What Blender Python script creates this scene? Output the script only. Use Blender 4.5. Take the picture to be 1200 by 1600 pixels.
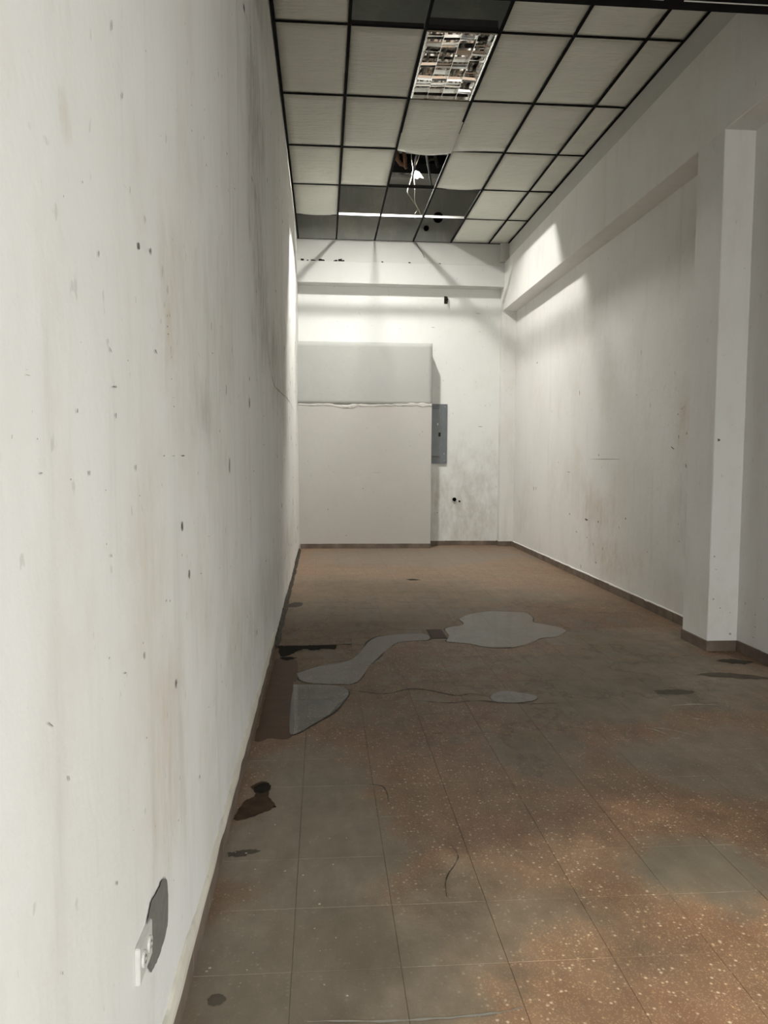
import bpy, bmesh, math, random
from mathutils import Vector, Matrix, noise as mnoise

for o in list(bpy.data.objects):
    bpy.data.objects.remove(o, do_unlink=True)
SC = bpy.context.scene
COL = SC.collection
random.seed(7)

# ------------------------------------------------------------------ camera
PITCH, YAW, ROLL, FPX = 0.069593, 0.078855, 0.006415, 1212.29
CAM = Vector((0.4016, 0.0, 1.555))
cam_data = bpy.data.cameras.new('camera')
cam_data.sensor_fit = 'VERTICAL'
cam_data.sensor_height = 36.0
cam_data.lens = FPX / 1600.0 * 36.0
cam_data.clip_start = 0.02
cam = bpy.data.objects.new('camera', cam_data)
COL.objects.link(cam)
fw = Vector((math.sin(YAW) * math.cos(PITCH), math.cos(YAW) * math.cos(PITCH), -math.sin(PITCH)))
rt = Vector((math.cos(YAW), -math.sin(YAW), 0))
up = rt.cross(fw)
R_ = math.cos(ROLL) * rt + math.sin(ROLL) * up
U_ = -math.sin(ROLL) * rt + math.cos(ROLL) * up
m = Matrix((( R_.x, U_.x, -fw.x, CAM.x), (R_.y, U_.y, -fw.y, CAM.y), (R_.z, U_.z, -fw.z, CAM.z), (0, 0, 0, 1)))
cam.matrix_world = m
SC.camera = cam

# ------------------------------------------------------------------ world: overcast daylight that enters by the open shop front,
# wide openings in the front wall and in the right wall, both behind the camera
FRONT_Y = -4.5                      # front wall behind the camera
OP0, OP1, OPZ = -3.2, -0.1, 3.9      # the opening along the right wall and its height
SKY_STRENGTH = 1.66
BULB_STRENGTH = 420.0
world = bpy.data.worlds.new('overcast_sky')
SC.world = world
world.use_nodes = True
bg = world.node_tree.nodes['Background']
bg.inputs['Color'].default_value = (0.962, 0.985, 0.968, 1)
bg.inputs['Strength'].default_value = SKY_STRENGTH
def portal(sx, sy, loc, rz):
    por = bpy.data.lights.new('opening_portal', 'AREA')
    por.shape = 'RECTANGLE'; por.size, por.size_y = sx, sy
    por.cycles.is_portal = True
    po = bpy.data.objects.new('opening_portal', por)
    po.location = loc; po.rotation_euler = (math.radians(90), 0, math.radians(rz))
    COL.objects.link(po)
portal(OP1 - OP0, OPZ, (3.99, (OP0 + OP1)/2, OPZ/2), 90)          # faces -X, into the room
portal(3.5, 4.3, (1.85, FRONT_Y - .21, 2.15), 0)                  # faces +Y, into the room

vs = SC.view_settings
vs.view_transform = 'Standard'
vs.look = 'None'
vs.exposure = 2.0
vs.gamma = 1.0
vs.use_curve_mapping = False

# ------------------------------------------------------------------ sizes (metres)
XW, XB = 3.78, 3.53                 # right wall, face of right beam and pillars
ZS, ZBT = 4.13, 4.94                # beam soffit, beam top
YB = 13.72                          # back wall
ZC = 5.24                           # suspended ceiling
TW, TL, C0, R0 = 0.654, 1.308, -0.029, 6.9065
colx = lambda j: C0 + TW * j
rowy = lambda i: R0 + TL * i
XE = 3.585                          # right edge of the ceiling grid
ZSLAB = 6.12

# ------------------------------------------------------------------ helpers
def tag(o, label=None, cat=None, group=None, kind=None):
    if label: o['label'] = label
    if cat: o['category'] = cat
    if group: o['group'] = group
    if kind: o['kind'] = kind
    return o

def link(name, me, mats=None, parent=None, smooth=False):
    o = bpy.data.objects.new(name, me)
    COL.objects.link(o)
    if mats is not None and len(me.materials) == 0:
        for mt in (mats if isinstance(mats, (list, tuple)) else [mats]):
            me.materials.append(mt)
    if parent: o.parent = parent
    if smooth:
        for p in me.polygons: p.use_smooth = True
    return o

def to_mesh(bm, name='mesh'):
    bmesh.ops.recalc_face_normals(bm, faces=bm.faces[:])
    me = bpy.data.meshes.new(name)
    bm.to_mesh(me); bm.free()
    return me

def box(bm, x0, x1, y0, y1, z0, z1, mat=0):
    v = [bm.verts.new(p) for p in ((x0,y0,z0),(x1,y0,z0),(x1,y1,z0),(x0,y1,z0),(x0,y0,z1),(x1,y0,z1),(x1,y1,z1),(x0,y1,z1))]
    fs = []
    for q in ((0,3,2,1),(4,5,6,7),(0,1,5,4),(1,2,6,5),(2,3,7,6),(3,0,4,7)):
        f = bm.faces.new([v[k] for k in q]); f.material_index = mat; fs.append(f)
    return v, fs

def boxmesh(x0, x1, y0, y1, z0, z1, bev=0.0, seg=1):
    bm = bmesh.new(); box(bm, x0, x1, y0, y1, z0, z1)
    if bev: bmesh.ops.bevel(bm, geom=bm.edges[:], offset=bev, segments=seg, affect='EDGES')
    return to_mesh(bm)

def boxobj(name, dims, mat, parent=None, bev=0.0, seg=1):
    return link(name, boxmesh(*dims, bev=bev, seg=seg), mat, parent)

def tube(bm, pts, rad, n=8, mat=0, cap=True):
    pts = [Vector(p) for p in pts]
    rings = []
    for i, p in enumerate(pts):
        t = (pts[min(i+1, len(pts)-1)] - pts[max(i-1, 0)]).normalized()
        a = Vector((0, 0, 1)) if abs(t.z) < .9 else Vector((1, 0, 0))
        u = t.cross(a).normalized(); w = t.cross(u)
        r = rad[i] if isinstance(rad, (list, tuple)) else rad
        rings.append([bm.verts.new(p + (u * math.cos(k*2*math.pi/n) + w * math.sin(k*2*math.pi/n)) * r) for k in range(n)])
    for a, b in zip(rings, rings[1:]):
        for k in range(n):
            f = bm.faces.new((a[k], a[(k+1) % n], b[(k+1) % n], b[k])); f.material_index = mat; f.smooth = True
    if cap:
        for rg in (rings[0], rings[-1]):
            try:
                f = bm.faces.new(rg); f.material_index = mat
            except ValueError: pass
    return rings

def spline(pts, n=6):
    P = [Vector(p) for p in pts]; out = []
    for i in range(len(P)-1):
        p0, p1, p2, p3 = P[max(i-1,0)], P[i], P[i+1], P[min(i+2,len(P)-1)]
        for k in range(n):
            t = k/n
            out.append(.5*((2*p1)+(p2-p0)*t+(2*p0-5*p1+4*p2-p3)*t*t+(3*p1-p0-3*p2+p3)*t**3))
    out.append(P[-1]); return out

# ------------------------------------------------------------------ materials
class NT:
    """small node-tree writer"""
    def __init__(s, name):
        s.mat = bpy.data.materials.new(name); s.mat.use_nodes = True
        s.t = s.mat.node_tree; s.t.nodes.clear()
        s.out = s.n('ShaderNodeOutputMaterial')
    def n(s, kind, **kw):
        nd = s.t.nodes.new(kind)
        for k, v in kw.items(): setattr(nd, k, v)
        return nd
    def put(s, sock, v):
        if isinstance(v, bpy.types.NodeSocket): s.t.links.new(v, sock)
        elif isinstance(v, (tuple, list)) and sock.type == 'RGBA' and len(v) == 3: sock.default_value = (*v, 1)
        else: sock.default_value = v
    def pos(s):
        return s.n('ShaderNodeNewGeometry').outputs['Position']
    def vm(s, op, a, b=None):
        nd = s.n('ShaderNodeVectorMath', operation=op); s.put(nd.inputs[0], a)
        if b is not None: s.put(nd.inputs[1], b)
        return nd.outputs['Value'] if op in ('LENGTH', 'DOT_PRODUCT', 'DISTANCE') else nd.outputs['Vector']
    def ma(s, op, a, b=0.0, c=None, clamp=False):
        nd = s.n('ShaderNodeMath', operation=op, use_clamp=clamp); s.put(nd.inputs[0], a); s.put(nd.inputs[1], b)
        if c is not None: s.put(nd.inputs[2], c)
        return nd.outputs[0]
    def noise(s, vec, scale, detail=4, rough=.55, color=False):
        nd = s.n('ShaderNodeTexNoise'); s.put(nd.inputs['Vector'], vec); s.put(nd.inputs['Scale'], scale)
        s.put(nd.inputs['Detail'], detail); s.put(nd.inputs['Roughness'], rough)
        return nd.outputs['Color' if color else 'Fac']
    def voro(s, vec, scale, rnd=1.0):
        nd = s.n('ShaderNodeTexVoronoi'); s.put(nd.inputs['Vector'], vec); s.put(nd.inputs['Scale'], scale)
        s.put(nd.inputs['Randomness'], rnd)
        return nd.outputs['Distance'], nd.outputs['Color']
    def mr(s, v, a, b, c=0.0, d=1.0, smooth=False):
        nd = s.n('ShaderNodeMapRange'); nd.clamp = True
        if smooth: nd.interpolation_type = 'SMOOTHSTEP'
        s.put(nd.inputs[0], v)
        for k, x in enumerate((a, b, c, d)): s.put(nd.inputs[k+1], x)
        return nd.outputs[0]
    def mix(s, f, a, b, blend='MIX'):
        nd = s.n('ShaderNodeMix', data_type='RGBA', blend_type=blend)
        s.put(nd.inputs[0], f); s.put(nd.inputs[6], a); s.put(nd.inputs[7], b)
        return nd.outputs[2]
    def bump(s, h, strength=.3, dist=.01, prev=None):
        nd = s.n('ShaderNodeBump'); s.put(nd.inputs['Strength'], strength); s.put(nd.inputs['Distance'], dist); s.put(nd.inputs['Height'], h)
        if prev is not None: s.put(nd.inputs['Normal'], prev)
        return nd.outputs[0]
    def bsdf(s, color, rough=.8, metal=0.0, normal=None, spec=.5, **kw):
        nd = s.n('ShaderNodeBsdfPrincipled')
        s.put(nd.inputs['Base Color'], color); s.put(nd.inputs['Roughness'], rough); s.put(nd.inputs['Metallic'], metal)
        s.put(nd.inputs['Specular IOR Level'], spec)
        if normal is not None: s.put(nd.inputs['Normal'], normal)
        for k, v in kw.items(): s.put(nd.inputs[k.replace('_', ' ')], v)
        s.t.links.new(nd.outputs[0], s.out.inputs[0]); return nd
    def blob(s, pos, warp, c, r, soft=.6):
        """1 inside an ellipsoid of radii r about c, its rim broken up by noise"""
        d = s.vm('DIVIDE', s.vm('SUBTRACT', pos, c), r)
        d = s.vm('ADD', d, warp)
        return s.mr(s.vm('LENGTH', d), 1.0, 1.0 - soft, 0, 1, True)

def simple(name, color, rough=.7, metal=0.0, var=.15, scale=8, bump=.0, bscale=40, spec=.5):
    t = NT(name); p = t.pos()
    n = t.noise(p, scale, 5)
    col = t.mix(t.mr(n, .3, .7), tuple(c*(1-var) for c in color), tuple(min(1, c*(1+var)) for c in color))
    nr = t.bump(t.noise(p, bscale, 4), bump, .004) if bump else None
    t.bsdf(col, t.mr(n, .3, .7, rough*.9, min(1, rough*1.1)), metal, nr, spec)
    return t.mat

def plaster(name, base, warm, dirt, blobs=(), streak=.35, mott=.5):
    t = NT(name); p = t.pos()
    n1 = t.noise(p, .9, 6, .6)
    col = t.mix(t.ma('MULTIPLY', t.mr(n1, .38, .68), mott), base, warm)
    # vertical runs of grime
    sv = t.vm('MULTIPLY', p, (2.2, 2.2, .28))
    n2 = t.noise(sv, 2.4, 7, .62)
    col = t.mix(t.ma('MULTIPLY', t.mr(n2, .52, .78, 0, 1, True), streak), col, dirt)
    n2b = t.noise(t.vm('MULTIPLY', p, (7, 7, .8)), 2.0, 5, .6)
    col = t.mix(t.ma('MULTIPLY', t.mr(n2b, .58, .8), streak*.4), col, dirt)
    n4 = t.noise(t.vm('MULTIPLY', p, (1.2, 1.2, .9)), 1.5, 7, .68)
    col = t.mix(t.ma('MULTIPLY', t.mr(n4, .5, .66, 0, 1, True), mott*.55), col, tuple(.55*a + .45*c for a, c in zip(warm, (.62, .545, .45))))
    # scuffs and flaked specks
    n3 = t.noise(t.vm('MULTIPLY', p, (14, 14, 9)), 1.6, 3, .5)
    col = t.mix(t.ma('MULTIPLY', t.mr(n3, .69, .74), .3), col, tuple(c*.72 for c in dirt))
    warp = t.vm('MULTIPLY', t.vm('SUBTRACT', t.noise(p, 2.6, 6, .65, True), (.5, .5, .5)), (1.9, 1.9, 1.9))
    brk = t.mr(t.noise(t.vm('MULTIPLY', p, (5, 5, 2.2)), 1.7, 6, .7), .3, .68)
    for c, r, colr, amt in blobs:
        f = t.blob(p, warp, c, r, .85)
        col = t.mix(t.ma('MULTIPLY', t.ma('MULTIPLY', f, brk), amt), col, colr)
    h = t.ma('ADD', t.ma('MULTIPLY', t.noise(p, 3.0, 4), 1.0), t.ma('MULTIPLY', t.noise(p, 45, 4), .12))
    nr = t.bump(h, .35, .02)
    t.bsdf(col, .86, 0, nr, .25)
    return t.mat

GREEN = (.52, .50, .42); OCHRE = (.55, .47, .35); DIRT = (.33, .305, .265); PINK = (.66, .60, .57)
M = {}
M['wall_left'] = plaster('plaster_left', (.80, .795, .775), (.73, .72, .68), (.50, .475, .43), [
    ((-.02, 5.2, 3.5), (.6, .9, 1.3), DIRT, .75), ((-.02, 5.6, 2.55), (.6, 1.0, .6), DIRT, .65),
    ((-.02, 6.8, 2.4), (.6, 1.3, .5), DIRT, .7), ((-.02, 8.5, 2.2), (.6, 2.2, 1.2), DIRT, .5),
    ((-.02, 1.34, 2.1), (.3, .04, .06), OCHRE, .8), ((-.02, 2.2, 1.95), (.5, .28, .42), OCHRE, .6),
    ((-.02, 1.9, 1.35), (.5, .32, .35), OCHRE, .35), ((-.02, 2.0, .75), (.5, .45, .42), OCHRE, .5), ((-.02, 2.75, 1.72), (.4, .3, .16), DIRT, .55), ((-.02, 2.7, 1.05), (.4, .35, .3), OCHRE, .4),
    ((-.02, 3.1, 1.9), (.5, .8, .9), GREEN, .45), ((-.02, 3.6, 1.0), (.5, .8, .7), GREEN, .35),
    ((-.02, 4.6, .6), (.5, 3.0, .42), GREEN, .55), ((-.02, 5.0, 4.7), (.5, 1.2, .5), DIRT, .45),
    ((-.02, 9, .5), (.5, 4.0, .5), DIRT, .55), ((-.02, 12.9, 3.8), (.5, 1.3, 2.6), (.40, .385, .35), 1.0)], .42, .6)  # last blob: far corner painted darker to offset strong lamp light
M['wall_right'] = plaster('plaster_right', (.78, .77, .745), (.70, .685, .645), (.54, .515, .47), [
    ((3.78, 9.4, .9), (.5, .9, .5), OCHRE, .65), ((3.78, 7.15, 1.9), (.5, .22, .6), OCHRE, .6),
    ((3.78, 8.9, .35), (.5, 1.3, .35), OCHRE, .55), ((3.78, 7.0, .9), (.5, .5, .8), DIRT, .25),
    ((3.78, 12.9, .6), (.5, .7, .6), GREEN, .35), ((3.6, 6.0, .35), (.5, .5, .4), OCHRE, .3),
    ((3.78, 10.2, 1.2), (.5, .8, .6), GREEN, .3)], .28, .5)
M['wall_back'] = plaster('plaster_back', (.80, .805, .785), (.75, .75, .725), (.60, .585, .54), [
    ((3.0, 13.7, .5), (.6, .5, .55), GREEN, .45), ((2.4, 13.7, .9), (.4, .5, .6), OCHRE, .25), ((2.9, 13.7, .7), (1.6, .5, 1.5), (.50, .48, .43), .7)], .15, .35)  # last blob: lower wall painted darker for the lamp light's fall-off
M['box_low'] = plaster('plaster_box', (.52, .505, .475), (.47, .45, .42), (.48, .45, .40), [
    ((1.1, 13.05, .12), (1.4, .4, .28), OCHRE, .6), ((1.2, 13.05, 1.1), (1.1, .4, .5), PINK, .35)], .18, .5)
M['box_top'] = plaster('grey_paint_box', (.425, .43, .41), (.455, .46, .44), (.40, .40, .375), [], .15, .35)
M['lip'] = plaster('cream_plaster', (.68, .645, .56), (.58, .55, .47), (.33, .30, .25), [], .7, .8)
M['cement'] = simple('grey_cement', (.17, .165, .148), .9, 0, .15, 30, .3, 90)
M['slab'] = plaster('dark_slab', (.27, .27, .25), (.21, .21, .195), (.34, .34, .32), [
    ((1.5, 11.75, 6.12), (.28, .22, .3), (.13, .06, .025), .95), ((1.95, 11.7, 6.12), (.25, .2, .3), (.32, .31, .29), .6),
    ((1.7, 12.4, 6.12), (1.5, .42, .3), (.006, .006, .006), 1.0), ((2.15, 11.9, 6.12), (.2, .2, .3), (.008, .008, .008), .9), ((1.0, 12.9, 6.12), (.6, .2, .3), (.2, .2, .19), .6)], .5, .8)  # wide black blob paints the gap's darkness onto the slab
M['mark'] = simple('gouge_grey', (.40, .375, .325), .95, 0, .3, 20)
M['mark_dark'] = simple('gouge_dark', (.15, .138, .12), .95, 0, .3, 20)
M['white_scrape'] = simple('plaster_dust', (.36, .34, .29), .95, 0, .1, 30)
M['skirting'] = simple('skirting_tile', (.175, .138, .108), .6, 0, .3, 5, .15, 60, spec=.08)
M['mortar'] = simple('mortar', (.15, .125, .097), .95, 0, .2, 12)
M['black'] = simple('black_paint', (.007, .007, .007), .85, 0, .2, 10, spec=.12)
M['void'] = simple('pipe_black', (.004, .004, .004), .95, 0, .2, 10, spec=.05)
M['tee_grey'] = simple('tee_web_grey', (.035, .035, .033), .8, 0, .2, 10, spec=.2)
M['galv'] = simple('white_web_metal', (.78, .78, .75), .45, .0, .05, 10)
M['chrome'] = simple('louver_chrome', (.86, .86, .84), .10, 1.0, .04, 10)
M['white_paint'] = simple('white_enamel', (.74, .74, .71), .4, 0, .05, 10)
M['white_rim'] = simple('polished_rim', (.92, .92, .90), .28, 1.0, .02, 10)
M['tube_glass'] = simple('dead_tube', (.6, .6, .58), .2, 0, .05, 6)
M['panel'] = simple('panel_grey', (.155, .17, .178), .45, .2, .12, 6, .05, 60)
M['panel_door'] = simple('panel_door_grey', (.18, .198, .205), .42, .2, .1, 6, .05, 60)
M['hanger'] = simple('hanger_grey', (.045, .045, .042), .7, .0, .2, 12)
M['strip_right'] = plaster('shaded_strip_right', (.56, .55, .52), (.50, .49, .46), (.42, .40, .36), [], .25, .5)  # shade below the ceiling edge put into the strip's colour
M['beam_back'] = plaster('beam_paint', (.64, .645, .625), (.60, .60, .58), (.50, .49, .46), [], .15, .4)
M['soft_stain'] = simple('faint_stain', (.095, .080, .062), .7, 0, .3, 10, spec=.1)
M['strip_back'] = plaster('shaded_strip_back', (.60, .60, .575), (.56, .555, .53), (.48, .47, .44), [], .2, .5)  # darker than the beam: shade difference put into the colour
M['wire'] = simple('cream_wire', (.52, .47, .36), .6, 0, .1, 20)
M['paper'] = simple('white_plastic', (.86, .86, .85), .6, 0, .02, 20)
M['outlet'] = simple('outlet_plastic', (.60, .59, .56), .5, 0, .05, 30)
M['outlet_hole'] = simple('outlet_slot', (.10, .095, .085), .7, 0, .1, 30)
M['rust'] = simple('rust', (.075, .036, .018), .9, 0, .4, 25, .4, 50)
M['pavement'] = simple('pavement', (.30, .29, .27), .9, 0, .1, 2)
M['drain'] = simple('brown_drain', (.05, .027, .015), .55, 0, .25, 25, .2, 60, spec=.08)
M['edge'] = simple('damp_edge', (.05, .042, .032), .6, 0, .3, 12, spec=.08)
M['soil'] = simple('black_dirt', (.022, .019, .015), .9, 0, .4, 25, .5, 60, spec=.08)
M['stain'] = simple('brown_stain', (.062, .04, .026), .7, 0, .4, 14, .1, 60, spec=.08)
M['bare_tile'] = simple('bare_brown_tile', (.095, .060, .040), .5, 0, .25, 9, spec=.08)

# suspended ceiling board: off-white, faint relief
t = NT('ceiling_board'); p = t.pos()
n = t.noise(p, 1.3, 5)
oi = t.n('ShaderNodeObjectInfo').outputs['Random']
col = t.mix(t.mr(n, .3, .7), (.83, .845, .765), (.76, .77, .69))
col = t.mix(t.ma('MULTIPLY', oi, .22), col, (.46, .45, .42))
st = t.noise(t.vm('MULTIPLY', p, (3, 5, 1)), 2.2, 6, .65)
col = t.mix(t.ma('MULTIPLY', t.mr(st, .6, .8), .22), col, (.36, .34, .30))
w = t.noise(t.vm('MULTIPLY', p, (3, 16, 1)), 2.0, 3)
t.bsdf(col, .8, 0, t.bump(w, .9, .02), .2)
M['board'] = t.mat

# lit bulb
t = NT('lit_bulb'); e = t.n('ShaderNodeEmission'); e.inputs[0].default_value = (1, .985, .93, 1); e.inputs[1].default_value = BULB_STRENGTH
t.t.links.new(e.outputs[0], t.out.inputs[0]); M['bulb'] = t.mat

# thin water: clear film, mirror by Fresnel
t = NT('puddle_water')
tr = t.n('ShaderNodeBsdfTransparent'); tr.inputs[0].default_value = (.80, .78, .74, 1)
gl = t.n('ShaderNodeBsdfGlossy'); gl.inputs['Roughness'].default_value = .05
fr = t.n('ShaderNodeFresnel'); fr.inputs[0].default_value = 1.33
mx = t.n('ShaderNodeMixShader')
t.t.links.new(fr.outputs[0], mx.inputs[0]); t.t.links.new(tr.outputs[0], mx.inputs[1]); t.t.links.new(gl.outputs[0], mx.inputs[2])
t.t.links.new(mx.outputs[0], t.out.inputs[0]); M['water'] = t.mat

# terrazzo floor, grey dried film over it
FT, FX0, FY0 = 0.3335, -0.025, 2.26 - 0.3335 * 2
t = NT('terrazzo'); p = t.pos()
cell = t.vm('FLOOR', t.vm('DIVIDE', t.vm('SUBTRACT', p, (FX0, FY0, 5.0)), (FT, FT, 50.0)))
wn = t.n('ShaderNodeTexWhiteNoise'); t.put(wn.inputs['Vector'], cell); tr_ = wn.outputs['Value']
n0 = t.noise(p, 1.1, 5, .6)
base = t.mix(t.mr(n0, .35, .65), (.19, .118, .074), (.22, .15, .10))
base = t.mix(t.mr(t.noise(p, 2.3, 4), .5, .7, 0, .6), base, (.225, .122, .078))
d1, c1 = t.voro(p, 70); d2, c2 = t.voro(p, 150)
s1 = t.n('ShaderNodeSeparateColor'); t.put(s1.inputs[0], c1)
s2 = t.n('ShaderNodeSeparateColor'); t.put(s2.inputs[0], c2)
chip1 = t.ma('MULTIPLY', t.mr(d1, t.mr(s1.outputs[0], .3, 1, .12, .52), .05), t.ma('GREATER_THAN', s1.outputs[1], .3))
chip2 = t.ma('MULTIPLY', t.mr(d2, .45, .3), t.ma('GREATER_THAN', s2.outputs[1], .4))
chipc = t.mix(s1.outputs[2], (.62, .50, .34), (.42, .27, .13))
chipc = t.mix(t.mr(s1.outputs[0], .75, .95), chipc, (.72, .64, .50))
col = t.mix(t.ma('MULTIPLY', chip2, .55), base, (.36, .26, .17))
col = t.mix(t.ma('MULTIPLY', chip1, .8, clamp=True), col, chipc)
col = t.mix(1.0, col, t.mix(tr_, (.97, .97, .97), (1.03, 1.03, 1.03)), 'MULTIPLY')
warp = t.vm('MULTIPLY', t.vm('SUBTRACT', t.noise(p, 1.6, 6, .62, True), (.5, .5, .5)), (1.8, 1.8, 0))
film = t.mr(t.noise(t.vm('MULTIPLY', p, (1.0, 1.0, 1)), 1.25, 6, .6), .50, .70, 0, .42, True)
for c, r, amt in (((.45, 2.2, 0), (.75, .7, 1), .85), ((.35, 3.1, 0), (.5, 1.1, 1), .9), ((1.0, 2.55, 0), (.42, .42, 1), .7),
                  ((1.9, 2.75, 0), (.42, .32, 1), .9), ((2.6, 3.7, 0), (.9, .55, 1), .7), ((2.5, 5.2, 0), (1.4, 1.1, 1), .9),
                  ((.9, 7.8, 0), (1.6, 1.6, 1), .6), ((2.3, 8.6, 0), (1.3, .9, 1), .6), ((1.0, 9.6, 0), (1.8, .8, 1), .45),
                  ((1.55, 4.0, 0), (.35, .5, 1), .6), ((3.0, 6.4, 0), (.9, .8, 1), .7)):
    film = t.ma('MAXIMUM', film, t.ma('MULTIPLY', t.blob(p, warp, c, r, .5), amt))
for c, r, amt in (((1.35, 2.1, 0), (.45, .5, 1), .9), ((1.25, 3.1, 0), (.45, .6, 1), .85), ((1.75, 2.2, 0), (.4, .35, 1), .9), ((1.5, 5.6, 0), (.6, .5, 1), .8)):
    film = t.ma('MULTIPLY', film, t.ma('SUBTRACT', 1.0, t.ma('MULTIPLY', t.blob(p, warp, c, r, .5), amt)))
fcol = t.mix(t.mr(t.noise(p, 3.2, 6, .6), .35, .65), (.205, .176, .132), (.26, .228, .178))
fcol = t.mix(t.mr(t.noise(p, .8, 3), .5, .65, 0, .5), fcol, (.155, .145, .105))
col = t.mix(film, col, fcol)
# brighter terrazzo at the front; damp, darker floor in the middle of the room
bright_front = t.blob(p, warp, (1.7, 2.2, 0), (1.4, 1.35, 1), .8)
col = t.mix(t.ma('MULTIPLY', bright_front, t.ma('SUBTRACT', 1.0, t.ma('MULTIPLY', film, .6))), col, t.mix(1.0, col, (2.3, 2.15, 1.95), 'MULTIPLY'))
wet = t.blob(p, t.vm('MULTIPLY', warp, (.35, .35, 0)), (1.15, 6.9, 0), (2.7, 3.6, 1), .45)
col = t.mix(t.ma('MULTIPLY', wet, .95), col, t.mix(1.0, col, (.68, .64, .57), 'MULTIPLY'))
# dark damp blotches
damp = t.mr(t.noise(t.vm('MULTIPLY', p, (1.5, .8, 1)), 1.7, 6, .65), .56, .7, 0, .55, True)
dampz = t.blob(p, t.vm('MULTIPLY', warp, (.5, .5, 0)), (1.7, 6.6, 0), (2.6, 3.4, 1), .45)
col = t.mix(t.ma('MULTIPLY', damp, t.ma('ADD', t.ma('MULTIPLY', dampz, .75), .25)), col, (.075, .056, .038))
# tide marks left by drying water
tn = t.noise(t.vm('MULTIPLY', p, (1.0, .75, 1)), 1.35, 7, .62)
tide = t.ma('MULTIPLY', t.mr(t.ma('ABSOLUTE', t.ma('SUBTRACT', tn, .52)), .014, .003), t.ma('MULTIPLY', dampz, .42))
col = t.mix(tide, col, (.055, .042, .03))
pn = t.noise(t.vm('MULTIPLY', p, (1.3, .9, 1)), 2.1, 7, .66)
col = t.mix(t.ma('MULTIPLY', t.mr(pn, .545, .575), t.ma('MULTIPLY', dampz, .6)), col, (.15, .132, .104))
mot = t.noise(t.vm('MULTIPLY', p, (6, 2.5, 1)), 1.8, 6, .7)
col = t.mix(1.0, col, t.mix(t.mr(mot, .3, .7), (.86, .85, .83), (1.12, 1.12, 1.12)), 'MULTIPLY')
# lamp's pool of light painted paler at the far end, and pale smears
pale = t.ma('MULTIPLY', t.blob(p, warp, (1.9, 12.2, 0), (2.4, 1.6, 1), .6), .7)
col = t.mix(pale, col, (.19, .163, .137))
sm = t.mr(t.noise(t.vm('MULTIPLY', p, (3, 1.2, 1)), 1.5, 6, .7), .62, .75, 0, .45)
col = t.mix(t.ma('MULTIPLY', sm, t.blob(p, warp, (2.6, 4.2, 0), (1.0, 1.2, 1), .6)), col, (.36, .34, .28))
rgh = t.mr(film, 0, 1, .55, .68)
rgh = t.ma('SUBTRACT', rgh, t.ma('MULTIPLY', damp, .12))
h = t.ma('ADD', t.noise(p, 9, 4), t.ma('MULTIPLY', chip1, .1))
t.bsdf(col, rgh, 0, t.bump(h, .25, .005), .2)
M['terrazzo'] = t.mat

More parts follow.
